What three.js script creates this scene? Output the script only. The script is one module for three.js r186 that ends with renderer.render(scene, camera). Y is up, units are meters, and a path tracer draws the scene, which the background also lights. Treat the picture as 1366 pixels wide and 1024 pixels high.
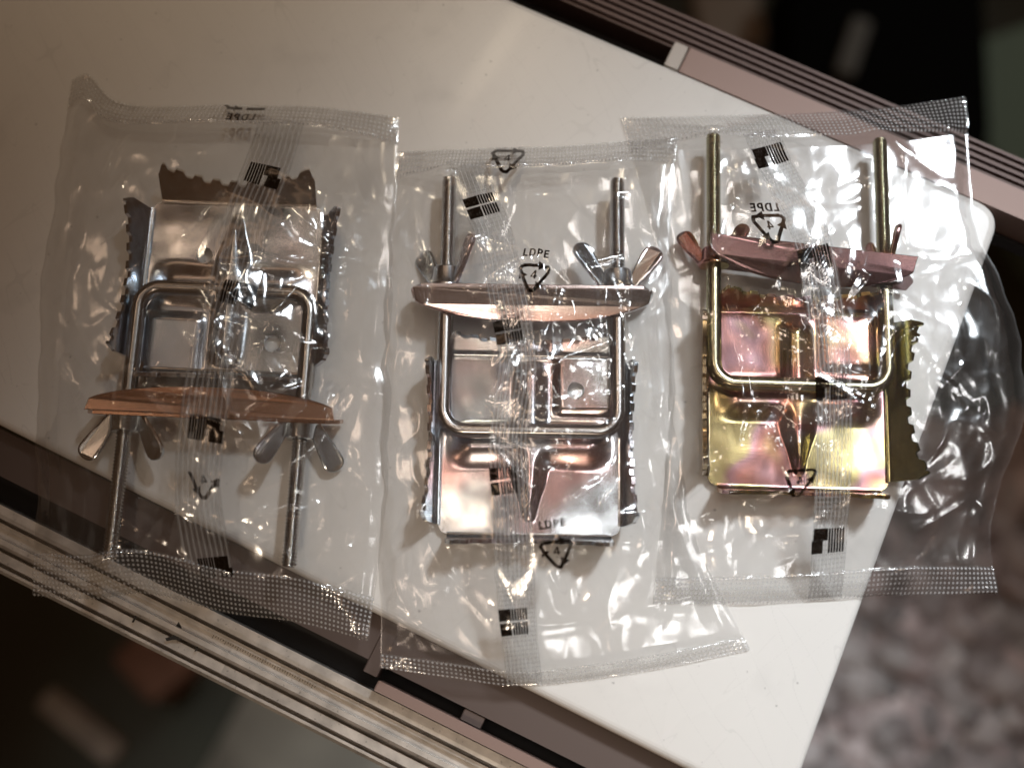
import * as THREE from 'three';
import { ImprovedNoise } from 'three/addons/math/ImprovedNoise.js';
import { mergeGeometries } from 'three/addons/utils/BufferGeometryUtils.js';
import { RectAreaLightUniformsLib } from 'three/addons/lights/RectAreaLightUniformsLib.js';

// ---------------------------------------------------------------- camera, light, exposure
const W = 1366, H = 1024, FOV = 34, DIST = 0.45, TILT = THREE.MathUtils.degToRad(13);
const scene = new THREE.Scene();
const camera = new THREE.PerspectiveCamera(FOV, W / H, 0.01, 20);
camera.position.set(0, DIST * Math.cos(TILT), DIST * Math.sin(TILT));
camera.up.set(0, 1, 0);
camera.lookAt(0, 0, 0);
camera.focus = DIST - 0.009;
camera.userData.fStop = 3.6;
camera.updateMatrixWorld(true);
scene.background = new THREE.Color(0.036, 0.0165, 0.0065);

const renderer = new THREE.WebGLRenderer({ antialias: true });
renderer.toneMapping = THREE.LinearToneMapping;
renderer.toneMappingExposure = 1.0;
renderer.shadowMap.enabled = true;
RectAreaLightUniformsLib.init();

function spot(name, color, intensity, pos, target, angle, penumbra, radius) {
  const l = new THREE.SpotLight(color, intensity, 0, angle, penumbra, 2);
  l.name = name; l.position.set(...pos); l.target.position.set(...target);
  l.castShadow = true; l.shadow.radius = radius; l.shadow.mapSize.set(2048, 2048);
  scene.add(l, l.target); return l;
}
function panel(name, color, intensity, pos, target, w, h) {
  const l = new THREE.RectAreaLight(color, intensity, w, h);
  l.name = name; l.position.set(...pos); l.lookAt(...target); scene.add(l); return l;
}
spot('key_lamp', new THREE.Color(0.93, 1, 1.06), 13.6, [0.80, 1.7, -0.82], [0.20, 0, 0.095], 0.160, 1, 8);
spot('side_lamp', new THREE.Color(1, 0.82, 0.60), 2.0, [0.0, 1.5, -0.90], [-0.06, 0, -0.27], 0.152, 1, 5);
spot('low_lamp', new THREE.Color(1, 0.83, 0.64), 2.0, [-0.1, 1.3, 0.95], [-0.05, 0, 0.215], 0.155, 1, 4);
spot('floor_fill', new THREE.Color(1, 0.93, 0.84), 3.4, [-0.8, 1.2, 0.9], [-0.25, -0.85, 0.40], 0.16, 1, 5);  // fill spot added to brighten the floor objects at the lower left
spot('floor_fill_001', new THREE.Color(0.95, 1, 0.95), 1.6, [1.0, 1.2, -1.2], [0.46, -0.75, -0.45], 0.2, 1, 9);  // second added fill, for the floor objects at the upper right
// small spots added for film glints, orange left, white right
const GLINTS = [[-0.20, -0.24, 0.10, 0.3], [-0.59, 0.23, 0.032, 0], [-0.62, -0.45, 0.034, 0.1], [-0.17, 0.07, 0.07, 0.4], [0.22, -0.52, 0.12, 0.8], [0.21, 0.05, 0.13, 1], [0.62, -0.2, 0.13, 1]];
GLINTS.forEach(([x, z, e, w], k) => spot('glint_spot' + (k ? '_00' + k : ''), new THREE.Color(1, 0.66 + 0.33 * w, 0.42 + 0.56 * w), e * 1.9, [x, 1.35, z], [w > 0.2 ? 0.12 : 0, 0, 0], w > 0.2 ? 0.175 : 0.26, 0.9, 2.5));
panel('reflection_panel', new THREE.Color(1, 0.83, 0.68), 0.20, [-0.05, 1.35, -0.25], [-0.05, 0, -0.25], 0.95, 0.7);  // this and the next two: unseen panels added for the metal to reflect
panel('reflection_panel_001', new THREE.Color(1, 0.62, 0.38), 0.7, [-0.3, 1.6, -1.5], [-0.3, 0, -1.5], 1.4, 0.3);
panel('reflection_panel_002', new THREE.Color(1, 0.62, 0.40), 0.6, [0.2, 1.6, 1.25], [0.2, 0, 1.25], 1.4, 0.3);

// ---------------------------------------------------------------- helpers
const MM = 0.001;
const V3 = (x, y, z) => new THREE.Vector3(x, y, z);
const F = (H / 2) / Math.tan(THREE.MathUtils.degToRad(FOV / 2));
const cr = V3(), cu = V3(), cb = V3(); camera.matrixWorld.extractBasis(cr, cu, cb);
/** the point at height h (metres) that the photograph shows at a pixel */
function P(px, py, h = 0) {
  const d = cr.clone().multiplyScalar(px - W / 2).addScaledVector(cu, -(py - H / 2)).addScaledVector(cb, -F);
  return camera.position.clone().addScaledVector(d, (h - camera.position.y) / d.y);
}
let seed = 7;
function rnd() { seed = (seed + 0x6d2b79f5) | 0; let t = Math.imul(seed ^ (seed >>> 15), 1 | seed); t = (t + Math.imul(t ^ (t >>> 7), 61 | t)) ^ t; return ((t ^ (t >>> 14)) >>> 0) / 4294967296; }
const R = (a, b) => a + (b - a) * rnd();
const noise = new ImprovedNoise();
const fbm = (x, y, z, o = 4) => { let s = 0, a = 1, n = 0; for (let i = 0; i < o; i++) { s += a * noise.noise(x, y, z); n += a; a *= 0.5; x *= 2.03; y *= 2.03; z *= 2.03; } return s / n; };
const sm = (a, b, x) => THREE.MathUtils.smoothstep(x, a, b);
const used = {};
function numbered(n) { used[n] = (used[n] ?? -1) + 1; return used[n] ? n + '_' + String(used[n]).padStart(3, '0') : n; }
function mesh(name, geo, mat, parent) {
  const m = new THREE.Mesh(geo, mat); m.name = parent ? name : numbered(name); m.castShadow = m.receiveShadow = true; (parent ?? scene).add(m); return m;
}
function thing(name, label, category, group) {
  const o = new THREE.Group(); o.name = numbered(name); o.userData = { label, category }; if (group) o.userData.group = group; scene.add(o); return o;
}
function tag(o, label, category, group, kind) { if (label) o.userData.label = label; if (category) o.userData.category = category; if (group) o.userData.group = group; if (kind) o.userData.kind = kind; return o; }
/** grid surface f(i/nu, j/nv) -> [x, y, z]; keep(u, v) may drop cells; thick > 0 makes it a solid sheet */
function grid(nu, nv, f, keep, color, thick = 0, down = [0, -1, 0]) {
  const pos = [], uv = [], idx = [], col = [], n = (nu + 1) * (nv + 1);
  for (let j = 0; j <= nv; j++) for (let i = 0; i <= nu; i++) {
    const p = f(i / nu, j / nv); pos.push(...p); uv.push(i / nu, 1 - j / nv); if (color) col.push(...color(...p));
  }
  const on = new Uint8Array(nu * nv);
  for (let j = 0; j < nv; j++) for (let i = 0; i < nu; i++) {
    if (keep && !keep((i + 0.5) / nu, (j + 0.5) / nv)) continue;
    on[j * nu + i] = 1;
    const a = j * (nu + 1) + i, b = a + 1, c = a + nu + 1, d = c + 1; idx.push(a, c, b, b, c, d);
  }
  const g = new THREE.BufferGeometry();
  g.setAttribute('position', new THREE.Float32BufferAttribute(pos, 3)); g.setAttribute('uv', new THREE.Float32BufferAttribute(uv, 2));
  if (color) g.setAttribute('color', new THREE.Float32BufferAttribute(col, 3));
  g.setIndex(idx); g.computeVertexNormals();
  if (!thick) return g;
  // solid: under side moved along -normal, rims where a kept cell meets a dropped one
  const nr = g.attributes.normal, p2 = [], uv2 = [], c2 = [], id2 = [];
  const top = g.attributes.position, push = (k, off) => { p2.push(top.getX(k) - nr.getX(k) * off, top.getY(k) - nr.getY(k) * off, top.getZ(k) - nr.getZ(k) * off); uv2.push(uv[k * 2], uv[k * 2 + 1]); if (color) c2.push(col[k * 3], col[k * 3 + 1], col[k * 3 + 2]); return p2.length / 3 - 1; };
  for (let k = 0; k < n; k++) push(k, 0);
  for (let k = 0; k < n; k++) push(k, thick);
  for (let k = 0; k < idx.length; k += 3) id2.push(idx[k], idx[k + 1], idx[k + 2], idx[k] + n, idx[k + 2] + n, idx[k + 1] + n);
  const rim = (a, b) => { const A = push(a, 0), B = push(b, 0), C = push(a, thick), D = push(b, thick); id2.push(A, C, B, B, C, D); };
  for (let j = 0; j < nv; j++) for (let i = 0; i < nu; i++) {
    if (!on[j * nu + i]) continue;
    const a = j * (nu + 1) + i, b = a + 1, c = a + nu + 1, d = c + 1;
    if (j === 0 || !on[(j - 1) * nu + i]) rim(b, a);
    if (j === nv - 1 || !on[(j + 1) * nu + i]) rim(c, d);
    if (i === 0 || !on[j * nu + i - 1]) rim(a, c);
    if (i === nu - 1 || !on[j * nu + i + 1]) rim(d, b);
  }
  const s = new THREE.BufferGeometry();
  s.setAttribute('position', new THREE.Float32BufferAttribute(p2, 3)); s.setAttribute('uv', new THREE.Float32BufferAttribute(uv2, 2));
  if (color) s.setAttribute('color', new THREE.Float32BufferAttribute(c2, 3));
  s.setIndex(id2); s.computeVertexNormals(); return s;
}
function dataTex(w, h, f, srgb = false) {
  const d = new Uint8Array(w * h * 4);
  for (let y = 0; y < h; y++) for (let x = 0; x < w; x++) { const c = f(x / w, y / h), o = (y * w + x) * 4; for (let k = 0; k < 3; k++) d[o + k] = Math.max(0, Math.min(255, Math.round((c.length ? c[k] : c) * 255))); d[o + 3] = 255; }
  const t = new THREE.DataTexture(d, w, h); t.magFilter = THREE.LinearFilter; t.minFilter = THREE.LinearFilter; t.wrapS = t.wrapT = THREE.RepeatWrapping; if (srgb) t.colorSpace = THREE.SRGBColorSpace; t.needsUpdate = true; return t;
}

// ---------------------------------------------------------------- the white panel and its rails
const worn = dataTex(512, 512, (u, v) => { const a = Math.cos(u * 6.2832) * 1.5, b = Math.sin(u * 6.2832) * 1.5; return 0.5 + 0.35 * fbm(a + 7, b + v * 6, 3, 5); });
const panelMap = dataTex(1024, 1024, (u, v) => {
  let k = 1 + 0.03 * fbm(u * 5, v * 5, 1.3, 4); const s = noise.noise(u * 190, v * 190, 4); if (s > 0.74) k *= 0.66; k *= 1 - 0.12 * sm(0.08, 0.45, fbm(u * 9 + 3, v * 9, 7, 5)); const sc2 = Math.abs(noise.noise(u * 34 - v * 18, v * 4 + u * 3, 21)); if (sc2 < 0.008) k *= 0.93;
  const scratch = Math.abs(noise.noise(u * 26 + v * 30, v * 3 - u * 2, 8)); if (scratch < 0.006) k *= 0.95; return [0.80 * k, 0.78 * k, 0.745 * k];
});
const panelMat = new THREE.MeshPhysicalMaterial({ map: panelMap, roughness: 0.5, roughnessMap: worn, specularIntensity: 0.3 });
{
  const q = [P(-260, -107), P(700, 5), P(1338, 279), P(1338, 279), P(1058, 1064), P(1000, 1062), P(0, 566), P(-260, 438)];
  const TR = P(1340, 280), BRc = P(1048, 1092), TL = P(-330, -437), BL = P(-330, 402);
  const dir = (a, b) => b.clone().sub(a).normalize();
  const S = new THREE.Shape(), pt = (v) => [v.x, -v.z];
  const r = 0.0105;
  const c1 = TR.clone().addScaledVector(dir(TR, TL), r), c2 = TR.clone().addScaledVector(dir(TR, BRc), r);
  S.moveTo(...pt(TL)); S.lineTo(...pt(BL)); S.lineTo(...pt(BRc)); S.lineTo(...pt(c2)); S.quadraticCurveTo(...pt(TR), ...pt(c1)); S.closePath();
  const g = new THREE.ExtrudeGeometry(S, { depth: 0.004, bevelEnabled: true, bevelThickness: 0.003, bevelSize: 0.0032, bevelOffset: -0.0032, bevelSegments: 5, curveSegments: 14 });
  g.rotateX(-Math.PI / 2); g.translate(0, -0.007, 0);
  const uv = g.attributes.uv, p = g.attributes.position; for (let i = 0; i < uv.count; i++) uv.setXY(i, p.getX(i) / 0.35, p.getZ(i) / 0.35);
  tag(mesh('white_panel', g, panelMat), 'large white panel with a rounded corner, lying under the three bags', 'panel');
}
function frame(a, b, side) {
  const O = P(...a), A = P(...b).sub(O).normalize(), N = V3(-A.z, 0, A.x); if (N.z * side < 0) N.negate();
  const T = N.clone().cross(V3(0, 1, 0));
  return { O, A, N, T, s: Math.sign(T.dot(A)), n: (px, py, y = 0) => P(px, py, y).sub(O).dot(N), t: (px, py, y = 0) => P(px, py, y).sub(O).dot(A) };
}
/** straight bar: profile points [across, height] (metres) extruded along the rail from t0 to t1 */
function bar(f, pts, t0, t1, bevel = 0.0003) {
  const S = new THREE.Shape(pts.map((p) => new THREE.Vector2(...p)));
  const g = new THREE.ExtrudeGeometry(S, { depth: t1 - t0 - 2 * bevel, bevelEnabled: bevel > 0, bevelThickness: bevel, bevelSize: bevel, bevelOffset: -bevel, bevelSegments: 2 });
  g.translate(0, 0, f.s > 0 ? t0 + bevel : -t1 + bevel);
  const m = new THREE.Matrix4().makeBasis(f.N, V3(0, 1, 0), f.T); m.setPosition(f.O); g.applyMatrix4(m);
  return g;
}
const box = (n0, n1, y0, y1) => [[n0, y0], [n1, y0], [n1, y1], [n0, y1]];
const brushed = dataTex(256, 256, (u, v) => 0.5 + 0.4 * noise.noise(u * 3, v * 120, 2) );
const grime = dataTex(512, 512, (u, v) => { const k = 0.75 + 0.5 * fbm(u * 12, v * 12, 5, 5) - (noise.noise(u * 90, v * 90, 2) > 0.55 ? 0.25 : 0); return [0.78 * k, 0.73 * k, 0.67 * k]; }); grime.repeat.set(9, 9);
const aluMat = new THREE.MeshPhysicalMaterial({ map: grime, metalness: 0.45, roughness: 0.42, bumpMap: worn, bumpScale: 0.0003 });
const aluDim = new THREE.MeshPhysicalMaterial({ color: new THREE.Color(0.085, 0.046, 0.036), metalness: 0.25, roughness: 0.5 });  // aluminium with the dim warm light put into its colour
const clipMat = new THREE.MeshPhysicalMaterial({ color: new THREE.Color(0.30, 0.205, 0.175), metalness: 0.2, roughness: 0.55, bumpMap: worn, bumpScale: 0.0004 });
const flangeMat = new THREE.MeshPhysicalMaterial({ color: new THREE.Color(0.115, 0.083, 0.072), metalness: 0.2, roughness: 0.5, bumpMap: worn, bumpScale: 0.0003 });
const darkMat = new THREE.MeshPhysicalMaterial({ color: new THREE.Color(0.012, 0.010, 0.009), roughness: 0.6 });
const inkMat = new THREE.MeshPhysicalMaterial({ color: new THREE.Color(0.015, 0.012, 0.01), roughness: 0.5 });
{ // upper right
  const f = frame([905, 92.5], [1324, 273], -1), o = thing('grooved_rail', 'grooved metal rail, dim light painted in, along the upper right edge of the panel', 'rail');
  const e0 = 0.0125, e1 = e0 + 0.0150, yb = -0.03, yt = -0.008;
  const prof = [[e0, yb], [e1, yb], [e1, yt - 0.004]];
  for (let k = 0; k < 5; k++) { const x = e1 - 0.0006 - k * 0.0028; prof.push([x, yt - 0.0016], [x - 0.0003, yt], [x - 0.0017, yt], [x - 0.0020, yt - 0.0016]); }
  prof.push([e0, yt - 0.0016]);
  mesh('rail_body', bar(f, prof, -0.35, 0.19), aluDim, o);
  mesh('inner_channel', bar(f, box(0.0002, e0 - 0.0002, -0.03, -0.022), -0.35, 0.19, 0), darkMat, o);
  const t0 = f.t(912, 80, -0.004);
  mesh('ledge', bar(f, box(0.0012, e0 - 0.0004, -0.021, -0.0035), t0, 0.19, 0.0006), clipMat, o);
  mesh('end_block', bar(f, box(0.0012, e0 - 0.001, -0.020, -0.0026), t0 - 0.006, t0 - 0.0002, 0.0006), new THREE.MeshPhysicalMaterial({ color: new THREE.Color(0.55, 0.5, 0.45), roughness: 0.55 }), o);
}
{ // lower left
  const f = frame([508, 820], [780, 954], 1), o = thing('grooved_rail', 'pale metal rail with long grooves along the lower left edge of the white panel', 'rail');
  const n1 = 0.0155, n2 = 0.0245, n3 = 0.047, yr = -0.012;
  mesh('flange', bar(f, box(0.0004, n1, -0.03, -0.0095), -0.5, 0.4, 0.0005), flangeMat, o);
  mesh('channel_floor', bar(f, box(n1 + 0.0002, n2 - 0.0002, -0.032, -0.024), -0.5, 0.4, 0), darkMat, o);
  const prof = [[n2, -0.04], [n3, -0.04], [n3, -0.024], [n3 - 0.0012, -0.0225]];
  const steps = [[0.0022, -0.0225], [0.0024, -0.028], [0.0036, -0.028], [0.0038, -0.021], [0.0072, -0.021], [0.0074, -0.027], [0.0085, -0.027], [0.0087, -0.0185], [0.0098, -0.0175], [0.0116, -0.0175], [0.0118, -0.019], [0.0150, -0.019], [0.0152, -0.0165], [0.0166, -0.0165], [0.0168, -0.022], [0.0180, -0.022], [0.0182, -0.0125], [0.0196, -0.012]];
  for (const [d, y] of steps) prof.push([n3 - d, y]);
  prof.push([n2, yr]);
  mesh('rail_body', bar(f, prof, -0.5, 0.4, 0.0002), aluMat, o);
  const tc = f.t(505, 905, -0.006);
  mesh('ledge', bar(f, box(n1 + 0.0046, n2 - 0.0006, -0.022, -0.0065), tc, 0.3, 0.0006), clipMat, o);
  mesh('end_plate', bar(f, box(n1 - 0.013, n1 + 0.0042, -0.02, -0.0085), tc - 0.0065, tc - 0.001, 0.0005), flangeMat, o);
  mesh('inner_web', bar(f, box(n1 + 0.0003, n1 + 0.0042, -0.022, -0.0105), tc + 0.031, tc + 0.039, 0.0004), flangeMat, o);
  mesh('inner_web', bar(f, box(n1 + 0.0003, n1 + 0.0042, -0.022, -0.0105), tc + 0.083, 0.3, 0.0004), flangeMat, o);
  // worn black marks and the fine scale on the rail
  const at = (px, py, y) => [f.t(px, py, y), f.n(px, py, y)];
  seed = 5;
  const blot = (px, py, pts, y) => { // a worn black paint mark with a ragged outline
    const c = P(px, py, y), S = new THREE.Shape(pts.map(([a, b]) => { const q = P(px + a, py + b, y); return new THREE.Vector2(q.x - c.x, -(q.z - c.z)); })), g = new THREE.ExtrudeGeometry(S, { depth: 0.00012, bevelEnabled: false });
    g.rotateX(-Math.PI / 2); g.translate(c.x, y, c.z); mesh('black_mark', g, inkMat, o);
  };
  blot(236, 845, [[2, -16], [6, -8], [3, -2], [9, 4], [5, 9], [-6, 8], [-14, 10], [-16, 6], [-6, 3], [-2, -4], [-1, -11]], -0.0189);
  blot(181, 822, [[6, -8], [9, -7], [2, 0], [-3, 8], [-6, 8], [-1, -1]], -0.0189);
  blot(262, 861, [[4, -8], [6, -7], [0, 7], [-3, 8]], -0.0189);
  const tk = []; for (let k = 0; k < 42; k++) { const [t] = at(275, 865, -0.019); const L = k % 5 ? 0.0008 : 0.0014; tk.push(bar(f, box(n3 - 0.0149, n3 - 0.0149 + L, -0.019, -0.01893), t + k * 0.0010, t + k * 0.0010 + 0.00016, 0)); }
  mesh('scale_tick', mergeGeometries(tk), inkMat, o).userData.kind = 'stuff';
}

// ---------------------------------------------------------------- clamps
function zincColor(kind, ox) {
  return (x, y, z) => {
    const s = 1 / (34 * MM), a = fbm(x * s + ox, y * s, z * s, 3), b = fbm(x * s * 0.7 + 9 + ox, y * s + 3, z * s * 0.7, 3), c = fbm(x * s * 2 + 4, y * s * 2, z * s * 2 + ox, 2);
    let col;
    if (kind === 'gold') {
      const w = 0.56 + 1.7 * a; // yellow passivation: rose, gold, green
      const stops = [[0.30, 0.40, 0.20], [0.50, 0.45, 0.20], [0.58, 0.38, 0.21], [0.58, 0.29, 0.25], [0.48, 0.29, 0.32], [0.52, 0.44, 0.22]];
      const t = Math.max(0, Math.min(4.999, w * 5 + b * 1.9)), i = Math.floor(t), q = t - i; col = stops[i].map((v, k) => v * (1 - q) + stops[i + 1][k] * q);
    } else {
      const q = sm(-0.15, 0.42, a + 0.35 * b), g = sm(-0.1, 0.4, b); // blue-clear passivation: grey, faint blue blooms; rose is warm reflection painted into the colour
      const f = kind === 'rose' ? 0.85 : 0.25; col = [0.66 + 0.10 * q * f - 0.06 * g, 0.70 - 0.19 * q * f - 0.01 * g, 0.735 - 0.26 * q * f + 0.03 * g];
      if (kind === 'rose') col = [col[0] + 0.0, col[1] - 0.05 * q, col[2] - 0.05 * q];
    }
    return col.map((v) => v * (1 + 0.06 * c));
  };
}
const metalRough = dataTex(256, 256, (u, v) => 0.72 + 0.28 * fbm(Math.cos(u * 6.283) * 2 + 5, Math.sin(u * 6.283) * 2 + v * 5, 2, 4));
const scratch = dataTex(512, 512, (u, v) => 0.5 + 0.3 * noise.noise(u * 8, v * 110, 3) + 0.25 * noise.noise(u * 60, v * 60, 6) + (Math.abs(noise.noise(u * 12 + v * 9, v * 3 - u * 5, 1)) < 0.012 ? -0.5 : 0));
const zinc = new THREE.MeshPhysicalMaterial({ color: 0xffffff, vertexColors: true, metalness: 1, roughness: 0.27, roughnessMap: metalRough });
const zincBright = new THREE.MeshPhysicalMaterial({ color: 0xffffff, vertexColors: true, metalness: 1, roughness: 0.22 });
function paint(g, color) {
  const p = g.attributes.position, c = new Float32Array(p.count * 3); for (let i = 0; i < p.count; i++) c.set(color(p.getX(i), p.getY(i), p.getZ(i)), i * 3);
  g.setAttribute('color', new THREE.BufferAttribute(c, 3)); return g;
}
/** a round bar along a path, threaded over the first and last len metres */
function uBolt(half, tip, bend, y, threadLen, r, color) {
  const path = []; const rc = 7.5 * MM, step = 0.22 * MM;
  const add = (x, z) => path.push([x, z]);
  for (let z = -tip; z < bend - rc; z += (z < -tip + threadLen ? step : 1.2 * MM)) add(-half, z);
  for (let k = 0; k <= 12; k++) { const a = Math.PI - k / 12 * Math.PI / 2; add(-half + rc + Math.cos(a) * rc, bend - rc + Math.sin(a) * rc); }
  for (let k = 1; k < 30; k++) add(-half + rc + (2 * half - 2 * rc) * k / 30, bend);
  for (let k = 0; k <= 12; k++) { const a = Math.PI / 2 - k / 12 * Math.PI / 2; add(half - rc + Math.cos(a) * rc, bend - rc + Math.sin(a) * rc); }
  const back = []; for (let z = -tip; z < bend - rc; z += (z < -tip + threadLen ? step : 1.2 * MM)) back.push([half, z]);
  back.reverse().forEach((q) => add(...q));
  const n = path.length, NS = 20, pos = [], idx = [];
  let s = 0; const pitch = 1.2 * MM;
  const rad = (k, a) => {
    const z = path[k][1]; if (z > -tip + threadLen || Math.abs(path[k][0]) < half - 1e-6) return r;
    const e = Math.min((z + tip) / (1.0 * MM), 1), ph = z / pitch + a / (2 * Math.PI) * Math.sign(path[k][0]), tri = Math.abs((ph - Math.floor(ph)) * 2 - 1);
    return r * (0.80 + 0.2 * e) - 0.62 * MM * tri * sm(0, 1, (-tip + threadLen - z) / (2 * MM));
  };
  for (let k = 0; k < n; k++) {
    const a = path[Math.max(0, k - 1)], b = path[Math.min(n - 1, k + 1)], dx = b[0] - a[0], dz = b[1] - a[1], l = Math.hypot(dx, dz), nx = -dz / l, nz = dx / l;
    for (let i = 0; i < NS; i++) { const t = i / NS * Math.PI * 2, R0 = rad(k, t); pos.push(path[k][0] + nx * Math.cos(t) * R0, y + Math.sin(t) * R0, path[k][1] + nz * Math.cos(t) * R0); }
  }
  for (let k = 0; k < n - 1; k++) for (let i = 0; i < NS; i++) { const a = k * NS + i, b = k * NS + (i + 1) % NS; idx.push(a, b, a + NS, b, b + NS, a + NS); }
  for (const k of [0, n - 1]) { const c = pos.length / 3; pos.push(path[k][0], y, path[k][1]); for (let i = 0; i < NS; i++) { const a = k * NS + i, b = k * NS + (i + 1) % NS; k ? idx.push(c, a, b) : idx.push(c, b, a); } }
  const g = new THREE.BufferGeometry(); g.setAttribute('position', new THREE.Float32BufferAttribute(pos, 3)); g.setIndex(idx); g.computeVertexNormals();
  return paint(g, color);
}
const RIB = (x, z) => { // stamped: a broad rounded cross, its upright running out to a point, and one raised tab round the hole
  const tab = sm(7.0, 11.5, x) * sm(9.5, 14, -z) * (1 - sm(28, 31, x)), half = 7.5 * (1 - 0.62 * sm(8, 25, z)), r = (d, w) => d < w ? 0.5 + 0.5 * Math.cos(Math.PI * d / w) : 0;
  const rib = r(Math.abs(x), half) * (1 - sm(20, 28, z)) * (1 - sm(24, 31, -z)), cross = r(Math.abs(z), 10) * (1 - sm(20, 30.5, Math.abs(x)));
  return 1.3 * tab + 3.0 * (1 - (1 - rib) * (1 - 0.8 * cross)) + 0.5 * Math.sin(x / 14 + z / 19) + 0.35 * sm(4, 30, z);
};
function basePlate(color, holes) {
  const half = 31.5, n = 150, hr = 3.0;
  const snap = (x, z) => { for (const [hx, hz] of holes) { const d = Math.hypot(x - hx, z - hz); if (d > 0.01 && Math.abs(d - hr) < 0.33) { const k = hr / d; return [hx + (x - hx) * k, hz + (z - hz) * k]; } } return [x, z]; };
  return grid(n, n, (u, v) => { const [x, z] = snap((u * 2 - 1) * half, (v * 2 - 1) * half); return [x * MM, (1.9 + RIB(x, z) + 0.3 * fbm(x / 18, z / 18, 2, 2)) * MM, z * MM]; },
    (u, v) => { const x = (u * 2 - 1) * half, z = (v * 2 - 1) * half; for (const [hx, hz] of holes) if (Math.hypot(x - hx, z - hz) < hr - 0.05) return false; const cx = Math.abs(x) - 28.5, cz = Math.abs(z) - 28.5; return !(cx > 0 && cz > 0 && Math.hypot(cx, cz) > 3); }, color, 1.5 * MM);
}
/** one turned-up side wall with a hollowed, toothed edge; built for the +x side */
function flange(color, splay, height, ph) {
  const R0 = 3.0, half = 28.5, nt = 230, ns = 16;
  return grid(nt, ns, (u, v) => {
    const t = (u * 2 - 1) * half, k = Math.abs(t) / half;
    const step = ((t + 60 + ph) / 6.4) % 1, tooth = k < 0.9 ? (step < 0.12 ? step / 0.12 : step < 0.55 ? 1 : step < 0.67 ? 1 - (step - 0.55) / 0.12 : 0) * 1.7 : 1.4;
    const top = height - 6.5 * Math.pow(Math.max(0, 1 - (k / 0.92) ** 2), 0.9) - 1.7 + tooth - 5 * sm(0.93, 1, k) * 0.8;
    const arc = R0 * (Math.PI / 2 - splay), s = v * (arc + Math.max(2, top - R0)), a = Math.min(s, arc) / R0;
    let x = 31.2 + Math.sin(a) * R0, y = 1.9 + R0 - Math.cos(a) * R0; const rest = Math.max(0, s - arc); x += Math.cos(a) * rest; y += Math.sin(a) * rest;
    return [x * MM, y * MM, t * MM];
  }, null, color, 1.4 * MM);
}
function saddle(len, depth, hgt, color, half, back = 0) { // L bar: upright web with two holes, flat top with a bowed edge
  const N = 60, web = [], S = new THREE.Shape(), L = len / 2;
  S.moveTo(-L, 0); S.lineTo(L, 0); S.lineTo(L, hgt * 0.55); S.lineTo(L - 4, hgt); S.lineTo(-L + 4, hgt); S.lineTo(-L, hgt * 0.55); S.closePath();
  for (const s of [-1, 1]) { const h = new THREE.Path(); h.absarc(s * half, hgt * 0.5, 3.1, 0, Math.PI * 2, true); S.holes.push(h); }
  const w = new THREE.ExtrudeGeometry(S, { depth: 1.0, bevelEnabled: true, bevelThickness: 0.25, bevelSize: 0.25, bevelOffset: -0.25, bevelSegments: 2, curveSegments: 20 });
  w.translate(0, 0, -1.25); w.scale(MM, MM, MM);
  const T = new THREE.Shape(); T.moveTo(-L + 1, 0); for (let i = 0; i <= N; i++) { const x = -1 + 2 * i / N, d = depth * (0.42 + 0.58 * Math.pow(Math.max(0, 1 - Math.abs(x) ** 2.4), 0.8)); T.lineTo(x * (L - 2), d); } T.lineTo(L - 1, 0); T.closePath();
  const t = new THREE.ExtrudeGeometry(T, { depth: 0.9, bevelEnabled: true, bevelThickness: 0.3, bevelSize: 0.3, bevelOffset: -0.3, bevelSegments: 2 });
  t.rotateX(Math.PI / 2); t.translate(0, 0, -back); t.scale(MM, MM, MM); 
  const p = t.attributes.position; for (let i = 0; i < p.count; i++) { const z = p.getZ(i); p.setY(i, p.getY(i) + (hgt - 0.1) * MM - z * 0.28 - z * z * 14); }
  t.computeVertexNormals();
  return { web: paint(w, color), lip: paint(t, color) };
}
function wingNut(color) {
  const pr = [[2.7, 0], [6.6, 0], [6.8, 0.5], [6.6, 1.6], [5.4, 3.0], [4.9, 7.6], [4.5, 8.2], [2.7, 8.2]].map(([a, b]) => new THREE.Vector2(a * MM, b * MM));
  const hub = new THREE.LatheGeometry(pr, 28); hub.rotateX(-Math.PI / 2); paint(hub, color);
  const S = new THREE.Shape(); S.moveTo(-2.3, 0); S.bezierCurveTo(-2.5, 6, -3.9, 11, -3.9, 15.5); S.bezierCurveTo(-3.9, 20.3, 3.7, 20.3, 3.7, 15.5); S.bezierCurveTo(3.7, 11, 2.5, 6, 2.3, 0); S.closePath();
  const mk = (s) => {
    const w = new THREE.ExtrudeGeometry(S, { depth: 0.7, bevelEnabled: true, bevelThickness: 0.7, bevelSize: 0.9, bevelOffset: -0.9, bevelSegments: 4, curveSegments: 14 });
    w.scale(MM, MM, MM); w.translate(0, 0, -0.35 * MM);
    const p = w.attributes.position; for (let i = 0; i < p.count; i++) { const y = p.getY(i), x = p.getX(i); p.setZ(i, p.getZ(i) + 0.9 * MM * (x / (4.6 * MM)) ** 2 * sm(4 * MM, 15 * MM, y) - s * 0); }
    w.computeVertexNormals();
    // length along -z, leaning outwards
    w.rotateX(-Math.PI / 2); w.rotateZ(0.35 * s); w.rotateY(-s * 0.60); w.translate(s * 4.2 * MM, 0, -1.5 * MM);
    return paint(w, color);
  };
  return { hub, wings: [mk(-1), mk(1)] };
}
const clampPieces = [];
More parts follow.
